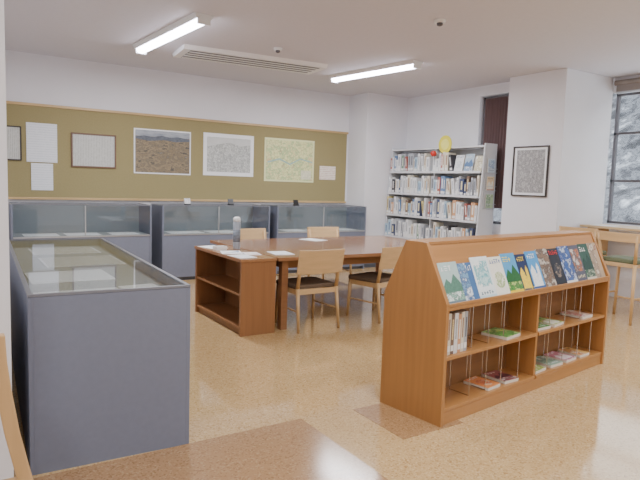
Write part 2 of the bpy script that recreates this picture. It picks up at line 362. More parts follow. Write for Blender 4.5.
# ---------------------------------------------------------------- glass display cases
def display_case(x0, x1, y0, y1, H, deck, label, glass_front=True, rz=0.0, group=None, loc=None):
    W = x1-x0; D = y1-y0
    t = thing('display_case', label, 'display case', ((x0+x1)/2, (y0+y1)/2, 0) if loc is None else loc, rz, group)
    w, d = W/2, D/2; p = 0.02
    MB().box(-w+p, w-p, -d+0.01, d-p, 0.05, deck).build('cabinet_body', M['case'], t)
    MB().box(-w+p+0.02, w-p-0.02, -d+0.04, d-0.04, 0.0, 0.05).build('plinth', M['case_dark'], t)
    MB().box(-w+p+0.005, w-p-0.005, -d+0.03, d-p-0.008, deck, deck+0.006).build('deck_lining', M['case_cloth'], t)
    for s in (-1, 1): MB().box(min(s*w, s*(w-p)), max(s*w, s*(w-p)), -d, d, 0.0, H-0.012).build('side_panel', M['case'], t, bevel=0.002)
    MB().box(-w+p, w-p, d-p, d, 0.05, H-0.012).build('back_panel', M['case'], t)
    MB().box(-w+p+0.001, w-p-0.001, d-p-0.006, d-p, deck+0.007, H-0.014).build('back_lining', M['case_light'], t)
    if glass_front:
        MB().box(-w+p+0.002, w-p-0.002, -d+0.012, -d+0.018, deck+0.006, H-0.014).build('front_glass', M['glass'], t)
        MB().box(-w+p, w-p, -d+0.004, -d+0.026, deck-0.012, deck+0.006).build('glass_rail', M['alu'], t)
        MB().box(-0.006, 0.006, -d+0.006, -d+0.024, deck+0.006, H-0.014).build('glass_joint', M['alu'], t)
    else:
        MB().box(-w+p, w-p, -d, -d+p, 0.0, H-0.012).build('front_panel', M['case'], t)
    f = MB(); z0, z1 = H-0.010, H+0.002; fw = 0.02
    f.box(-w, w, -d, -d+fw, z0, z1).box(-w, w, d-fw, d, z0, z1).box(-w, -w+fw, -d+fw, d-fw, z0, z1).box(w-fw, w, -d+fw, d-fw, z0, z1)
    f.build('top_frame', M['case_frame'], t)
    MB().box(-w+fw, w-fw, -d+fw, d-fw, H-0.008, H-0.002).build('top_glass', M['glass'], t)
    return t
G = 'glass topped display cases along the back wall'
display_case(0.60, 2.30, 7.85, 8.43, 1.07, 0.66, 'left display case along the pinboard wall, partly behind the big near case', group=G)
display_case(2.45, 4.12, 7.85, 8.43, 1.07, 0.66, 'middle grey glass display case along the pinboard wall', group=G)
display_case(4.25, 5.97, 7.85, 8.43, 1.07, 0.66, 'right display case along the pinboard wall beside the white pilaster', group=G)
th = math.radians(-2.3)
CN = (0.72, 4.2); DK = 0.80
display_case(0, 0.77, 0, 2.6, 0.87, DK, 'large grey display case in the left foreground with flat glass top', glass_front=False, rz=th, loc=(0.72, 4.2, 0))
def in_near(x, y, z):
    c, s = math.cos(th), math.sin(th)
    return (CN[0]+x*c-y*s, CN[1]+x*s+y*c, z)

def flat_doc(loc, w, d, m, label, rz=0.0, name='document', cat='document', th_=0.004, group=None):
    mb = MB(); mb.box(-w/2, w/2, -d/2, d/2, 0, th_)
    mb.mi = 1; mb.box(-w/2+0.015, w/2-0.015, -d/2+0.015, d/2-0.015, th_, th_+0.0006)
    return tag(mb.build(name, [M['paper'], m], None, loc=loc, rz=rz), label, cat, group)
ydoc = text_mat('flat_print', (236, 240, 242), (186, 190, 196), 70, 'Y', 0.5)
flat_doc(in_near(-0.12, -1.06, DK+0.007), 0.42, 0.30, ydoc, 'white printed sheet inside the near case closest to its front')
flat_doc(in_near(0.22, -1.02, DK+0.007), 0.20, 0.32, ydoc, 'narrow white sheet by the right front corner inside near case', 0.1)
flat_doc(in_near(-0.10, -0.42, DK+0.007), 0.46, 0.42, ydoc, 'broad white sheet lying second from the front inside near case')
flat_doc(in_near(0.06, 0.25, DK+0.007), 0.52, 0.5, old_doc, 'wide greyish sheet lying in the middle of the near case')
flat_doc(in_near(0.02, 0.92, DK+0.007), 0.5, 0.42, old_doc, 'old document at the far end of the near case')
for x, w, lab in [(0.95,0.4,'pale sheet at the left end inside the left wall case'), (1.45,0.42,'pale sheet in the middle of the left wall case'), (1.98,0.36,'pale sheet at the right end inside the left wall case'),
                  (2.85,0.5,'wide pale sheet at the left end inside the middle wall case'), (3.40,0.42,'pale sheet in the centre inside the middle wall case'), (3.86,0.3,'small pale sheet at the right inside the middle wall case'),
                  (4.65,0.4,'pale sheet at the left end inside the right wall case'), (5.15,0.34,'pale sheet in the centre inside the right wall case'), (5.65,0.34,'pale sheet at the right end inside the right wall case')]:
    flat_doc((x, 8.08, 0.667), w, 0.32, ydoc, lab)
def small_stand(x, y, z, label, c1, h=0.09):
    t = thing('card_stand', label, 'card stand', (x, y, z))
    MB().box(-0.04, 0.04, -0.03, 0.03, 0, 0.012).build('foot', M['black'], t)
    MB().prism([(-0.008,0.012),(0.008,0.012),(0.028,h),(0.018,h)], -0.045, 0.045, 'x').build('card', c1, t)
cardm = text_mat('card_print', (240, 240, 240), (90, 90, 100), 120, 'Z', 0.8)
small_stand(2.93, 8.2, 1.069, 'small white card stand on the middle wall case, left one', cardm)
small_stand(3.62, 8.2, 1.069, 'small card stand on the middle wall case, right one', M['black'])
small_stand(4.78, 8.2, 1.069, 'small card stand on top of the right wall case', M['black'])

# ---------------------------------------------------------------- low shelf unit + reading table
un = thing('low_shelf_unit', 'low brown open shelf unit at the left end of the reading table', 'shelf unit', (2.39, 5.335, 0))
X0, X1, Y0, Y1 = -0.18, 0.18, -0.585, 0.585
MB().box(X0, X1, Y0, Y0+0.03, 0, 0.69).build('side_panel', M['unit'], un, bevel=0.002)
MB().box(X0, X1, Y1-0.03, Y1, 0, 0.69).build('side_panel', M['unit'], un, bevel=0.002)
MB().box(X1-0.02, X1, Y0+0.03, Y1-0.03, 0, 0.69).build('back_panel', M['unit'], un)
MB().box(X0-0.01, X1, Y0-0.01, Y1+0.01, 0.69, 0.72).build('top_board', wood('low_shelf_top', (160,116,80), 0.16, 'y', 0.1), un, bevel=0.003)
for z in (0.08, 0.39): MB().box(X0+0.01, X1-0.02, Y0+0.03, Y1-0.03, z-0.02, z).build('shelf', M['unit'], un)
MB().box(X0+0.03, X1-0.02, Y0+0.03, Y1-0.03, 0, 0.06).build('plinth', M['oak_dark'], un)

tb = thing('reading_table', 'large brown wooden reading table with chairs around it', 'table', (3.9, 5.6, 0))
MB().box(-1.31, 1.31, -0.86, 0.86, 0.685, 0.72).build('tabletop', M['table'], tb, bevel=0.004)
ap = MB(); ap.box(-1.2, 1.2, -0.76, -0.735, 0.60, 0.685).box(-1.2, 1.2, 0.735, 0.76, 0.60, 0.685).box(-1.2, -1.175, -0.735, 0.735, 0.60, 0.685).box(1.175, 1.2, -0.735, 0.735, 0.60, 0.685)
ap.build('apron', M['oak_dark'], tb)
for sx in (-1, 1):
    for sy in (-1, 1):
        x, y = sx*1.2, sy*0.76
        MB().box(x-0.035, x+0.035, y-0.035, y+0.035, 0, 0.685).build('leg', M['table'], tb, bevel=0.004)

# ---------------------------------------------------------------- chairs
def wooden_chair(label, loc, rz):
    t = thing('wooden_chair', label, 'chair', loc, rz, 'light wooden chairs')
    for s in (-1, 1):
        MB().tube((s*0.225, 0.21, 0), (s*0.215, 0.19, 0.41), 0.014, 0.02).build('front_leg', M['beech'], t, smooth=True)
        b = MB(); b.tube((s*0.235, -0.25, 0), (s*0.225, -0.20, 0.42), 0.014, 0.02).tube((s*0.225, -0.20, 0.42), (s*0.225, -0.265, 0.77), 0.02, 0.013)
        b.build('rear_leg', M['beech'], t, smooth=True)
        MB().bar((s*0.215, 0.18, 0.385), (s*0.225, -0.20, 0.385), 0.02, 0.05).build('side_rail', M['beech'], t, bevel=0.002)
        MB().tube((s*0.22, 0.2, 0.20), (s*0.23, -0.225, 0.20), 0.009).build('stretcher', M['beech'], t)
    MB().bar((-0.215, 0.19, 0.385), (0.215, 0.19, 0.385), 0.02, 0.05).build('front_rail', M['beech_x'], t, bevel=0.002)
    MB().bar((-0.225, -0.20, 0.385), (0.225, -0.20, 0.385), 0.02, 0.05).build('rear_rail', M['beech_x'], t, bevel=0.002)
    MB().prism([(-0.235,-0.19),(0.235,-0.19),(0.245,0.19),(0.20,0.235),(-0.20,0.235),(-0.245,0.19)], 0.41, 0.45, 'z').build('seat', M['seat'], t, bevel=0.012)
    p = MB(); n = 14; fr = []; bk = []
    for i in range(n+1):
        u = -1+2*i/n; x = 0.26*u; y = -0.255-0.035*(1-u*u)
        fr.append((x, y+0.008)); bk.append((x, y-0.008))
    o = p.prism(fr + bk[::-1], 0.565, 0.80, 'z')
    for vtx in o.bm.verts: vtx.co.y += -(vtx.co.z-0.68)*0.18
    o.build('backrest', M['beech_x'], t, bevel=0.004)
    return t
ch = wooden_chair('light wooden chair pushed in nearest the low shelf unit, back to viewer', (2.99, 4.88, 0), 0.02)
dup(ch, (3.90, 4.90, 0), math.radians(13), 'light wooden chair at near side of table, right of another, turned slightly')
dup(ch, (3.42, 6.74, 0), PI+0.15, 'light wooden chair on the far side of the table behind the shelf unit')
dup(ch, (4.58, 6.82, 0), PI-0.1, 'light wooden chair on the far side of the table, right one')

# curved wooden stand at the extreme left
def curved_post(sgn, cx):
    P = [(0.123,0.86),(0.128,0.76),(0.142,0.64),(0.163,0.50),(0.192,0.36),(0.228,0.20),(0.270,0.0)]
    L = [(p[0]-0.026, p[1]) for p in P]; Rr = [(p[0]+0.024, p[1]) for p in P]
    pts = [(cx+sgn*x, z) for x, z in Rr + L[::-1]]
    return MB().prism(pts, -0.02, 0.02, 'y')
ws = thing('wooden_stand', 'light wooden stand with curved slanting arm at the extreme left edge', 'stand', (0, 2.27, 0))
curved_post(1, 0).build('post', M['beech'], ws, bevel=0.006)
curved_post(-1, -0.30).build('post', M['beech'], ws, bevel=0.006)
MB().bar((-0.42,0,0.84), (0.10,0,0.84), 0.03, 0.05).build('top_bar', M['beech_x'], ws, bevel=0.003)
MB().bar((-0.48,0,0.30), (0.18,0,0.30), 0.025, 0.04).build('cross_bar', M['beech_x'], ws, bevel=0.003)
MB().bar((-0.15,0.02,0.82), (-0.15,0.26,0.0), 0.04, 0.03).build('rear_post', M['beech'], ws, bevel=0.003)

# ---------------------------------------------------------------- items on the table
ct = thing('wipes_canister', 'tall pale grey canister standing on the low shelf unit', 'canister', (2.50, 5.50, 0.72))
MB().lathe([(0.036,0),(0.038,0.01),(0.038,0.28),(0.034,0.29)]).build('body', mat('canister_grey', (160,168,178), 0.35, noise=0.03), ct, smooth=True)
MB().lathe([(0.0385,0.08),(0.0385,0.2)]).build('printed_band', text_mat('canister_label', (130,138,148), (60,66,76), 120, 'Z', 0.8), ct, smooth=True)
MB().lathe([(0.037,0.291),(0.037,0.325),(0.02,0.34)]).build('lid', M['white_plastic'], ct, smooth=True)
lm1 = picture_mat('leaflet_blue', [(0.35,(90,130,170)),(0.5,(226,232,236)),(0.7,(244,244,240))], 12, 4)
lm2 = picture_mat('leaflet_pink', [(0.35,(200,120,130)),(0.5,(240,234,230)),(0.7,(246,246,242))], 12, 4)
for (x, y, w, d, r, m, lab) in [(2.30,4.93,0.18,0.25,0.1,ydoc,'white leaflet nearest the front corner of the low shelf unit'),
        (2.48,5.10,0.15,0.21,-0.2,lm2,'small pink and white leaflet on the low shelf unit'),
        (2.33,5.25,0.2,0.26,-0.3,lm1,'blue and white leaflet on the low shelf unit'),
        (2.33,5.73,0.2,0.28,0.2,ydoc,'white leaflet behind the canister on the low shelf unit'),
        (3.85,6.15,0.22,0.3,0.3,ydoc,'white leaflet alone in the middle of the reading table'),
        (2.78,5.05,0.2,0.28,-0.15,ydoc,'white leaflet on the table close to the shelf unit')]:
    flat_doc((x, y, 0.7205), w, d, m, lab, r, 'leaflet', 'leaflet')
pc = thing('paper_tray', 'small white paper tray on the low shelf unit beside the canister', 'tray', (2.31, 5.49, 0.7205), 0.1)
MB().box(-0.06,0.06,-0.04,0.04,0,0.006).build('tray_base', M['white_plastic'], pc)
w_ = MB(); w_.box(-0.06,0.06,-0.04,-0.035,0.006,0.04).box(-0.06,0.06,0.035,0.04,0.006,0.04).box(-0.06,-0.055,-0.035,0.035,0.006,0.04).box(0.055,0.06,-0.035,0.035,0.006,0.04); w_.build('tray_rim', M['white_plastic'], pc)
MB().box(-0.05,0.05,-0.03,0.03,0.006,0.03).build('slip_stack', M['paper'], pc)

# ---------------------------------------------------------------- foreground display bookcase
IR = math.radians(7.5); IO = Vector((2.42, 2.375, 0)); IL = 2.17
IM = Matrix.Translation(IO) @ Matrix.Rotation(IR, 4, 'Z')
isl = thing('display_bookcase', 'long oak double sided bookcase in the foreground with sloping magazine display', 'bookcase', IO, IR)
ID = 0.50
prof = [(0,0),(ID,0),(ID,0.745),(0.335,1.095),(0.175,1.095),(0,0.745)]
MB().prism(prof, 0, 0.03, 'x').build('end_panel', M['oak'], isl, bevel=0.003)
MB().prism(prof, IL-0.03, IL, 'x').build('end_panel', M['oak'], isl, bevel=0.003)
inp = [(0.02,0.08),(ID-.02,0.08),(ID-.02,0.70),(0.02,0.70)]
MB().prism(inp, IL/2-0.012, IL/2+0.012, 'x').build('divider', M['oak'], isl)
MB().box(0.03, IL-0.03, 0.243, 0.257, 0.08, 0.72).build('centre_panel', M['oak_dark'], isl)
MB().box(0.03, IL-0.03, 0.012, ID-.012, 0.0, 0.08).build('plinth', M['oak_x'], isl, bevel=0.002)
for (a, b) in ((0.03, IL/2-0.012), (IL/2+0.012, IL-0.03)):
    for z in (0.105, 0.42):
        MB().box(a, b, 0.008, 0.242, z-0.022, z).build('shelf', M['oak_x'], isl, bevel=0.002)
        MB().box(a, b, 0.258, ID-.008, z-0.022, z).build('shelf', M['oak_x'], isl, bevel=0.002)
MB().box(0.03, IL-0.03, 0.002, ID-.002, 0.702, 0.726).build('ledge', M['oak_x'], isl, bevel=0.002)
MB().prism([(0.026,0.727),(0.040,0.727),(0.187,1.077),(0.173,1.077)], 0.03, IL-0.03, 'x').build('slope_panel', M['oak_x'], isl)
MB().prism([(ID-.026,0.727),(ID-.040,0.727),(0.323,1.077),(0.337,1.077)], 0.03, IL-0.03, 'x').build('slope_panel', M['oak_x'], isl)
MB().box(0.03, IL-0.03, 0.170, 0.34, 1.078, 1.097).build('top_board', M['oak_x'], isl, bevel=0.002)
for yy in (0.0, ID-.012): MB().box(0.03, IL-0.03, yy, yy+0.012, 0.727, 0.745).build('ledge_lip', M['oak_x'], isl, bevel=0.002)
for lx in (0.34, 0.52, 0.70, 0.91, 1.31, 1.54, 1.78, 2.0):
    for (z0, z1) in ((0.106, 0.397), (0.421, 0.701)):
        r = MB(); r.tube((lx, 0.05, z0), (lx, 0.05, z1), 0.0025, n=6).tube((lx, 0.05, z0+0.004), (lx, 0.20, z0+0.004), 0.0025, n=6).tube((lx, 0.20, z0), (lx, 0.20, z1), 0.0025, n=6)
        r.build('wire_divider', M['chrome'], isl)

def island_place(o, lx, ly, lz, rot=None):
    m = IM @ Matrix.Translation((lx, ly, lz))
    if rot is not None: m = m @ rot
    o.matrix_world = m
STYLE = [0]
def magazine(label, cols, w, h, title, band=None, name='magazine', group=None, thick=0.006, bgc=None, st=None):
    """stands in xz-plane, front faces -y, base at z=0; each cover has its own little picture"""
    mb = MB(); mb.box(-w/2, w/2, 0, thick, 0, h)
    o = tag(mb.build(name, M['pages']), label, 'magazine', group)
    bg = mat('cover_paper', bgc or cols[1], 0.35, noise=0.05, nscale=30)
    MB().box(-w/2-0.001, w/2+0.001, -0.0012, 0, -0.0, h+0.001).build('cover', bg, o)
    if st is None: st = STYLE[0] % 6
    STYLE[0] += 1
    def pm(sc, sq=1.0): return picture_mat('cover_photo', [(0.3, cols[0]), (0.42, cols[1]), (0.5, cols[0]), (0.58, cols[2]), (0.7, cols[1])], sc, 7, 0.3, squash=(1, 1, sq))
    P = lambda x0, x1, z0, z1, m, nm='photo': MB().box(x0*w, x1*w, -0.0018, -0.0012, z0*h, z1*h).build(nm, m, o)
    def shape(pts, col, nm, y=-0.0022):
        MB().prism([(x*w, z*h) for x, z in pts], y, y+0.0004, 'y').build(nm, mat('cover_'+nm, col, 0.4, noise=0.18, nscale=70), o)
    tm = mat('cover_title', title, 0.4, noise=0.03)
    def bar(x0, x1, z0, z1, seg):
        t = MB(); n = seg; cw = (x1-x0)/n
        for i in range(n):
            xa = (x0+i*cw)*w; cc = cw*w; k = random.randrange(4); zt = z0*h; th2 = (z1-z0)*h; a, b = -0.0030, -0.0022
            if k in (0, 2): t.box(xa, xa+cc*0.72, a, b, zt+th2*0.82, zt+th2)
            if k in (1, 2, 3): t.box(xa+cc*.24, xa+cc*0.44, a, b, zt, zt+th2*0.8)
            if k in (0, 3): t.box(xa, xa+cc*0.72, a, b, zt+th2*0.38, zt+th2*0.54)
            if k in (0, 1): t.box(xa, xa+cc*0.72, a, b, zt, zt+th2*0.16)
        t.build('title', tm, o)
    if st == 0:     # mountains over a field
        shape([(-.5,.42),(-.25,.62),(-.05,.5),(.18,.72),(.5,.46),(.5,.3),(-.5,.3)], cols[0], 'mountain')
        P(-.5, .5, 0, 0.32, pm(24, 1.6)); bar(-.42, .2, .80, .92, 3)
    elif st == 1:   # full bleed photo
        P(-.5, .5, 0, 1.0, pm(20)); bar(-.05, .42, .60, .66, 4)
    elif st == 2:   # framed photo on plain paper
        P(-.40, .40, 0.30, 0.90, pm(16)); bar(-.38, .38, .12, .2, 5)
    elif st == 3:   # sky, building silhouette
        shape([(-.42,.1),(-.42,.5),(-.2,.66),(.0,.5),(.0,.42),(.12,.42),(.12,.58),(.24,.7),(.36,.58),(.36,.1)], cols[2], 'building')
        P(-.5, .5, 0, 0.12, pm(26), 'inset_photo'); bar(-.4, .3, .82, .93, 4)
    elif st == 4:   # side strip
        P(-.5, .1, 0, 1.0, pm(18)); bar(.16, .44, .8, .93, 2)
    else:           # round subject
        d = MB(); d.tube((0, -0.0020, h*0.42), (0, -0.0012, h*0.42), w*0.36, n=24); d.build('photo', pm(18), o); bar(-.42, .42, .84, .94, 5)
    if band:
        MB().box(-w/2, w/2, -0.0028, -0.0022, 0.0, h*0.10).build('cover_band', mat('cover_band', band, 0.4, noise=0.05), o)
    return o
tilt = Matrix.Rotation(-math.radians(22.8), 4, 'X')
mags = [
 ('pale green and white landscape magazine, leftmost on the slope of the oak bookcase', [(84,128,110),(160,196,180),(228,236,232)], (240,240,240), (110,130,140), .195,.265,(176,200,196),0),
 ('blue magazine with white picture, second from left on the slope', [(54,90,140),(130,170,200),(228,234,240)], (235,235,235), None, .155,.25,(70,110,160),4),
 ('pale teal and white magazine, third from left on the slope', [(90,170,180),(206,230,228),(244,244,240)], (60,110,130), (200,224,230), .20,.28,(230,238,238),2),
 ('cream magazine with blue title, fourth from left on the slope', [(140,170,90),(220,220,196),(240,238,226)], (42,86,160), None, .165,.27,(238,236,222),5),
 ('green mountain magazine with yellow band, fifth on the slope', [(30,96,40),(92,160,60),(200,220,120)], (246,224,60), (236,206,40), .18,.285,(86,160,210),0),
 ('navy and yellow magazine beside the green mountain one', [(24,34,76),(60,100,140),(240,206,60)], (246,216,50), None, .145,.27,(26,40,84),3),
 ('sky blue magazine in the middle of the sloping display', [(40,110,180),(120,190,226),(232,240,244)], (244,244,244), (50,90,150), .165,.285,(70,150,210),3),
 ('brown grey magazine, right of the sky blue one on the slope', [(70,54,44),(140,112,88),(200,190,176)], (230,224,210), None, .165,.295,(104,82,64),1),
 ('black magazine with red title on the slope', [(24,24,30),(54,56,66),(150,130,110)], (230,40,36), None, .165,.29,(26,26,34),5),
 ('deep blue magazine with white lettering, fourth from right', [(24,44,110),(70,106,170),(200,210,226)], (245,245,245), (226,226,220), .18,.30,(30,56,130),1),
 ('grey and orange magazine, third from the right on the slope', [(70,66,70),(200,116,64),(210,200,190)], (250,240,200), None, .17,.30,(80,80,94),2),
 ('dark green magazine, second from the right on the slope', [(28,60,48),(70,104,80),(166,176,150)], (240,240,230), (210,200,180), .17,.305,(40,76,60),0),
 ('tan magazine with dark red title, rightmost on the slope of the oak bookcase', [(120,96,76),(170,150,126),(222,210,192)], (140,50,40), None, .165,.305,(176,152,124),4)]
lx = 0.038
WS = 0.93
tot = sum(m[4]*WS for m in mags); gap = (IL-0.076-tot)/(len(mags)-1)
for lab, cols, ti, bd, w, h, bgc, st in mags:
    w *= WS
    o = magazine(lab, cols, w, h, ti, bd, group='magazines on the sloping display', bgc=bgc, st=st)
    island_place(o, lx+w/2, 0.0165, 0.7275, tilt); lx += w+gap

def book_mesh(w, h, d):
    """w thickness along x, h along z, d along y; spine at y=0 facing -y"""
    mb = MB(); t = 0.0025
    mb.box(0, w, 0, t, 0, h).box(0, t, t, d, 0, h).box(w-t, w, t, d, 0, h)
    mb.mi = 1; mb.box(t, w-t, t, d-0.004, 0.003, h-0.004)
    mb.mi = 2; mb.box(w*0.08, w*0.92, -0.0008, 0, h*0.08, h*0.22)
    mb.mi = 3; mb.box(w*0.3, w*0.7, -0.0008, 0, h*0.36, h*0.86)
    return mb
palette = [('white',(226,228,230),(170,174,180),44), ('cream',(218,212,196),(160,130,110),15), ('grey',(172,176,184),(110,114,122),10), ('blue',(104,132,170),(230,230,230),5),
           ('navy',(72,82,112),(220,210,170),3), ('red',(172,102,92),(240,230,220),3), ('green',(116,150,124),(236,236,220),4), ('dark brown',(118,98,84),(220,200,150),3),
           ('yellow',(214,200,140),(130,110,90),4), ('black',(70,70,76),(210,210,210),3), ('orange',(206,158,120),(250,240,220),2), ('light blue',(172,196,212),(110,130,160),9)]
PM = {}
for n, c, t, w in palette: PM[n] = (mat('cover_'+n.replace(' ', '_'), c, 0.5, noise=0.04), mat('spine_title_'+n.replace(' ', '_'), t, 0.6, noise=0.35, nscale=160))
wts = [p[3] for p in palette]
ORD = ['first','second','third','fourth','fifth','sixth','seventh','eighth','ninth','tenth','eleventh','twelfth','thirteenth','fourteenth','fifteenth','sixteenth','seventeenth','eighteenth','nineteenth','twentieth']
ORD += ['twenty-'+o for o in ORD[:9]] + ['thirtieth']
for t_, base in (('thirt','thirty'), ('fort','forty'), ('fift','fifty')):
    if t_ != 'thirt': ORD.append(t_+'ieth')
    ORD += [base+'-'+o for o in ('first','second','third','fourth','fifth','sixth','seventh','eighth','ninth')]
x = 0.035
for i, (n, w, h) in enumerate([('white',.03,.25),('cream',.035,.255),('dark brown',.03,.25),('white',.035,.25),('orange',.03,.24),('cream',.03,.25),('grey',.03,.25)]):
    o = book_mesh(w, h, 0.19).build('book', [PM[n][0], M['pages'], M['white_plastic'], PM[n][1]])
    tag(o, '%s upright volume %s from the left on the oak bookcase middle shelf' % (n, ORD[i]), 'book', 'upright volumes in the oak bookcase')
    island_place(o, x, 0.035, 0.4205); x += w+0.002
flat = Matrix.Rotation(-PI/2, 4, 'X')
for (fx, fy, fz, r, cols, ti, w, h, lab) in [
    (0.80,.03,.4205,.1,[(60,130,70),(120,190,90),(200,226,150)],(250,240,120),.2,.19,'bright green leaflet lying on the middle shelf of left bay'),
    (1.20,.03,.4205,-.05,[(40,90,60),(90,150,80),(220,226,190)],(250,250,240),.17,.19,'dark green leaflet lying at left of the right bay middle shelf'),
    (1.42,.03,.4205,.1,[(200,200,120),(150,190,110),(240,240,220)],(60,90,60),.17,.19,'yellow green leaflet lying second on the right bay middle shelf'),
    (1.88,.03,.4205,.0,[(170,60,50),(220,190,170),(240,236,230)],(250,250,240),.17,.19,'red and white leaflet lying at right end of the middle shelf'),
    (0.60,.03,.1055,.05,[(190,80,50),(230,150,90),(240,220,190)],(250,250,240),.15,.19,'orange leaflet lying on the bottom shelf of the left bay'),
    (0.81,.03,.1055,-.08,[(90,50,60),(160,90,90),(220,200,190)],(250,240,220),.15,.19,'maroon leaflet lying at right on the left bay bottom shelf'),
    (1.20,.03,.1055,.05,[(120,150,60),(200,210,110),(240,240,200)],(60,80,40),.16,.19,'yellow leaflet lying at left of the right bay bottom shelf'),
    (1.43,.03,.1055,-.05,[(60,110,90),(150,180,160),(230,230,220)],(250,250,250),.17,.19,'teal leaflet lying in the right bay bottom shelf'),
    (1.66,.03,.1055,.04,[(150,60,100),(210,140,160),(240,225,225)],(250,250,250),.17,.19,'pink leaflet lying in the right bay bottom shelf'),
    (1.88,.03,.1055,-.03,[(200,120,60),(230,190,120),(240,230,210)],(80,50,40),.15,.19,'orange and cream leaflet at the right end of the bottom shelf')]:
    o = magazine(lab, cols, w, h, ti, name='leaflet', group='leaflets lying in the oak bookcase', thick=0.02)
    o['category'] = 'leaflet'
    island_place(o, fx, fy, fz+0.0202, Matrix.Rotation(r, 4, 'Z') @ flat)

# ---------------------------------------------------------------- white wall bookcase
WX, WY = 6.66, 6.90
wb = thing('white_bookcase', 'tall white metal library bookcase full of books against the right wall', 'bookcase', (WX, WY, 0))
BX1, BY0, BY1 = 0.16, -1.06, 1.05
def FX(z): return -0.10 - 0.13*(2.06-z)/2.06        # the case gets deeper towards the floor
mid = -0.01
for y in (BY0, mid-0.01, BY1-0.02):
    is_mid = y == mid-0.01
    zt = 2.04 if is_mid else 2.10; e = 0.05 if is_mid else 0.0
    MB().prism([(FX(0)+e,0),(BX1,0),(BX1,zt),(FX(zt)+e,zt)], y, y+0.02, 'y').build('upright', M['white'], wb, bevel=0.003)
MB().box(BX1-0.01, BX1-0.001, BY0+0.02, BY1-0.02, 0.03, 2.04).build('back_panel', M['white'], wb)
MB().box(FX(2.04), BX1-0.01, BY0+0.02, BY1-0.02, 2.045, 2.07).build('top_board', M['white'], wb)
MB().box(FX(0.04)+0.03, BX1-0.01, BY0+0.02, BY1-0.02, 0, 0.08).build('plinth', M['white'], wb)
ZS = [0.20, 0.57, 0.945, 1.315, 1.68]
bays = ((BY0+0.02, mid-0.01), (mid+0.01, BY1-0.02))
for z in ZS:
    for a, b in bays:
        s_ = MB(); e = FX(z)-0.035
        s_.box(e, BX1-0.01, a, b, z-0.02, z).box(e, e+0.005, a, b, z, z+0.014)
        s_.build('shelf', M['white'], wb)
rown = {1.68:'top', 1.315:'second', 0.945:'middle', 0.57:'fourth', 0.20:'bottom'}
for z in ZS[:0:-1]:
    k = 0
    for bi, (a, b) in enumerate(bays[::-1]):
        a += 0.003; b -= 0.003
        y = b; stop = a + (random.uniform(0.0, 0.06) if z != 1.68 else (0.1 if bi == 0 else 0.62)); run = 0; lean_at = random.randint(5, 9)
        while y > stop:
            n = palette[random.choices(range(len(palette)), wts)[0]][0]
            w = random.choice([0.035, 0.045, 0.055, 0.07]); h = random.choice([0.21, 0.24, 0.26, 0.28, 0.30, 0.31]); d = random.choice([0.17, 0.19])
            al = 0.0
            if run == lean_at:
                al = random.uniform(0.10, 0.22); h = 0.26; y -= h*math.sin(al)+0.002; run = 0; lean_at = random.randint(5, 9)
            if y-w < a: break
            o = book_mesh(w, h, d).build('book', [PM[n][0], M['pages'], M['white_plastic'], PM[n][1]])
            tag(o, '%s book %s from the left on the %s shelf of white bookcase' % (n, ORD[k], rown[z]), 'book', 'library books on the %s shelf' % rown[z])
            k += 1; run += 1
            o.matrix_world = Matrix.Translation((WX+FX(z)-0.022+random.uniform(0, 0.025), WY+y, z+0.0004)) @ Matrix.Rotation(-PI/2, 4, 'Z') @ Matrix.Rotation(-al, 4, 'Y')
            y -= (w*math.cos(al) + 0.0015)
def face_book(y, z, w, h, cols, ti, label):
    o = magazine(label, cols, w, h, ti, name='display_book', group='face out books on the white bookcase', thick=0.02); o['category'] = 'book'
    o.matrix_world = Matrix.Translation((WX-0.12, y, z)) @ Matrix.Rotation(-PI/2, 4, 'Z') @ Matrix.Rotation(-0.2, 4, 'X')
face_book(6.34, 1.681, 0.17, 0.26, [(190,196,200),(226,228,230),(240,240,240)], (60,80,120), 'pale face out book, left one on the top shelf of white bookcase')
face_book(6.14, 1.681, 0.17, 0.27, [(90,120,160),(170,190,206),(236,236,236)], (230,230,230), 'blue face out book in the middle of the near top shelf')
face_book(5.95, 1.681, 0.14, 0.24, [(180,170,140),(220,214,190),(240,238,226)], (120,60,50), 'cream face out book at the near end of the top shelf')
yd = thing('round_sign', 'round yellow paper sign fixed to the top edge of white bookcase', 'sign', (WX-0.112, 6.64, 2.06))
MB().tube((0,0,0.05), (-0.008,0,0.05), 0.14, n=40).build('disc', mat('yellow_paper', (222,212,70), 0.6, noise=0.03), yd)
MB().tube((-0.0085,0,0.05), (-0.010,0,0.05), 0.085, n=40).build('inner_circle', mat('pale_yellow_paper', (230,226,120), 0.6, noise=0.05), yd)
rb = thing('red_ornament', 'small red round ornament hanging beside the yellow sign on white bookcase', 'ornament', (6.45, 6.79, 1.92))
MB().lathe([(0.01,0),(0.035,0.01),(0.05,0.045),(0.035,0.08),(0.01,0.09)]).build('body', mat('red_lacquer', (196,50,42), 0.35, noise=0.03), rb, smooth=True)
MB().tube((0,0,0.09), (0.107,0,0.137), 0.003, n=6).build('string', M['white'], rb)
lr = thing('leaflet_rack', 'narrow wire leaflet rack hung on the near end of white bookcase', 'rack', (WX, WY+BY0, 1.15))
b_ = MB()
for z in (0.0, 0.26, 0.52):
    b_.bar((-0.09,-0.05,z),(0.13,-0.05,z),.006,.006).bar((-0.09,-0.05,z+.06),(0.13,-0.05,z+.06),.006,.006)
    for s in (-.09,.13): b_.bar((s,-0.05,z),(s,-0.002,z),.006,.006)
    b_.bar((-0.09,-0.004,z),(0.13,-0.004,z),.006,.006)
    for i in range(6): b_.bar((-0.09+i*.04,-0.05,z),(-0.09+i*.04,-0.004,z),.004,.004)
for s in (-.09,.13): b_.bar((s,-0.006,-0.02),(s,-0.006,0.78),.006,.006)
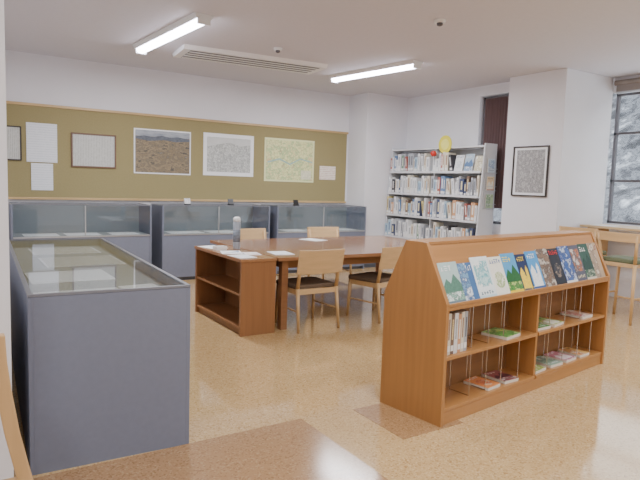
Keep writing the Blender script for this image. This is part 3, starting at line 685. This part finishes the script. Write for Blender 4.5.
b_.build('wire_frame', M['alu'], lr)
for (z, cols, lab) in ((0.52,[(110,150,190),(210,224,234),(240,240,240)],'blue and white leaflet in the top tier of the end rack'),
                       (0.26,[(190,110,80),(226,200,160),(240,232,216)],'orange leaflet in the middle tier of the end rack'),
                       (0.0,[(90,130,100),(180,200,160),(236,238,226)],'green leaflet in the lowest tier of the end rack')):
    o = magazine(lab, cols, 0.15, 0.20, (60,60,80), name='leaflet', group='leaflets in the end rack', thick=0.008); o['category'] = 'leaflet'
    o.location = (WX+.02, WY+BY0-0.03, 1.15+z+0.004)

# ---------------------------------------------------------------- window counter and stool
wc = thing('window_counter', 'light wooden high counter running along the window on the right', 'counter', (7.36, 2.6, 0))
MB().box(-0.28, 0.28, -2.0, 2.0, 0.97, 1.0).build('countertop', M['counter'], wc, bevel=0.003)
for y in (-1.9, 0.0, 1.9):
    MB().box(-0.22, 0.22, y-0.02, y+0.02, 0, 0.97).build('support_panel', M['beech'], wc)
def high_stool(label, loc, rz):
    t = thing('high_stool', label, 'stool', loc, rz, 'high stools at the window counter')
    for s in (-1, 1):
        MB().tube((s*0.21, 0.20, 0), (s*0.17, 0.16, 0.64), 0.016, 0.02).build('front_leg', M['beech'], t, smooth=True)
        b = MB(); b.tube((s*0.215, -0.21, 0), (s*0.19, -0.17, 0.66), 0.016, 0.02).tube((s*0.19, -0.17, 0.66), (s*0.22, -0.22, 0.98), 0.02, 0.014)
        b.build('rear_leg', M['beech'], t, smooth=True)
        MB().tube((s*0.20, 0.18, 0.28), (s*0.205, -0.19, 0.28), 0.011).build('stretcher', M['beech'], t)
    MB().tube((-0.20, 0.185, 0.22), (0.20, 0.185, 0.22), 0.012).build('foot_rest', M['beech'], t)
    MB().prism([(-0.20,-0.19),(0.20,-0.19),(0.20,0.18),(-0.20,0.18)], 0.62, 0.66, 'z').build('seat_frame', M['beech_x'], t, bevel=0.004)
    MB().prism([(-0.20,-0.15),(0.20,-0.15),(0.21,0.17),(0.17,0.20),(-0.17,0.20),(-0.21,0.17)], 0.661, 0.71, 'z').build('seat', M['seat_green'], t, bevel=0.014)
    n = 12; fr = []; bk = []
    for i in range(n+1):
        u = -1+2*i/n; fr.append((0.24*u, -0.205-0.04*(1-u*u)+0.009)); bk.append((0.24*u, -0.205-0.04*(1-u*u)-0.009))
    MB().prism(fr+bk[::-1], 0.90, 1.00, 'z').build('backrest', M['beech_x'], t, bevel=0.004)
    return t
hs = high_stool('light wooden high stool with green seat, nearer one behind the oak bookcase', (6.40, 3.55, 0), -PI/2)
dup(hs, (6.66, 4.24, 0), -PI/2+0.15, 'light wooden high stool with green seat, farther one beside the pillar')
flat_doc((7.25, 4.35, 1.0005), 0.22, 0.3, ydoc, 'white leaflet on the window counter close to the pillar', 0.2, 'leaflet', 'leaflet')

# ---------------------------------------------------------------- outdoors: snow and hillside
out = MB(); out.box(7.9, 60, -40, 60, -1.2, -0.6)
struct('ground_snow', out, mat('snow', (232, 236, 240), 0.9, noise=0.05, nscale=0.6))
hill = bmesh.new(); nx, ny = 24, 60; grid = []
for i in range(nx+1):
    row = []
    for j in range(ny+1):
        x = 22+i*2.4; y = -50+j*2.4
        z = -0.7 + (i/nx)**0.9*30 + 0.8*math.sin(x*0.7+y*0.3)*min(1, i/3)
        row.append(hill.verts.new((x, y, z)))
    grid.append(row)
for i in range(nx):
    for j in range(ny): hill.faces.new([grid[i][j], grid[i+1][j], grid[i+1][j+1], grid[i][j+1]])
hm = MB(); hm.bm.free(); hm.bm = hill
struct('ground_hillside', hm, picture_mat('wooded_snow_slope', [(0.36,(52,54,58)),(0.45,(78,80,86)),(0.50,(118,122,128)),(0.54,(80,82,88)),(0.60,(140,144,150)),(0.70,(196,200,206))], 1.1, 12, 0.9, squash=(1,1,0.6)))

# ---------------------------------------------------------------- light
w = bpy.data.worlds.new('overcast'); bpy.context.scene.world = w; w.use_nodes = True
bg = w.node_tree.nodes['Background']; bg.inputs[0].default_value = (0.92, 0.96, 1.0, 1); bg.inputs[1].default_value = 3.8
def area(name, loc, sx, sy, power, col=(1,1,1), rot=(0,0,0)):
    l = bpy.data.lights.new(name, 'AREA'); l.shape = 'RECTANGLE'; l.size = sx; l.size_y = sy; l.energy = power; l.color = col
    o = bpy.data.objects.new(name, l); C.objects.link(o); o.location = loc; o.rotation_euler = rot; return o
for (x, y) in ((2.0, 2.0), (5.0, 2.2), (-0.9, 0.5), (2.0, -1.0), (5.0, -1.0)):
    area('room_lamp', (x, y, 2.93), 0.15, 1.5, 56, (0.98, 0.98, 1.0))
area('tube_glow', (2.01, 6.25, 2.895), 0.1, 1.6, 66, (0.97, 0.97, 1.0), (0,0,math.radians(4)))
area('tube_glow', (4.85, 6.36, 2.895), 0.1, 1.45, 66, (0.97, 0.97, 1.0), (0,0,math.radians(8)))

# ---------------------------------------------------------------- camera
F = 575.0
X = Vector((900,-27,F)).normalized(); Y = Vector((-370,-67,F)); Y = (Y-X*Y.dot(X)).normalized(); Z = X.cross(Y)
cam = bpy.data.cameras.new('camera'); co = bpy.data.objects.new('camera', cam); C.objects.link(co)
cam.sensor_width = 36; cam.lens = F/640*36; cam.clip_start = 0.02
R = Matrix(((X.x, -X.y, -X.z), (Y.x, -Y.y, -Y.z), (Z.x, -Z.y, -Z.z)))
co.matrix_world = Matrix.Translation((0, 0, 1.42)) @ R.to_4x4()
bpy.context.scene.camera = co
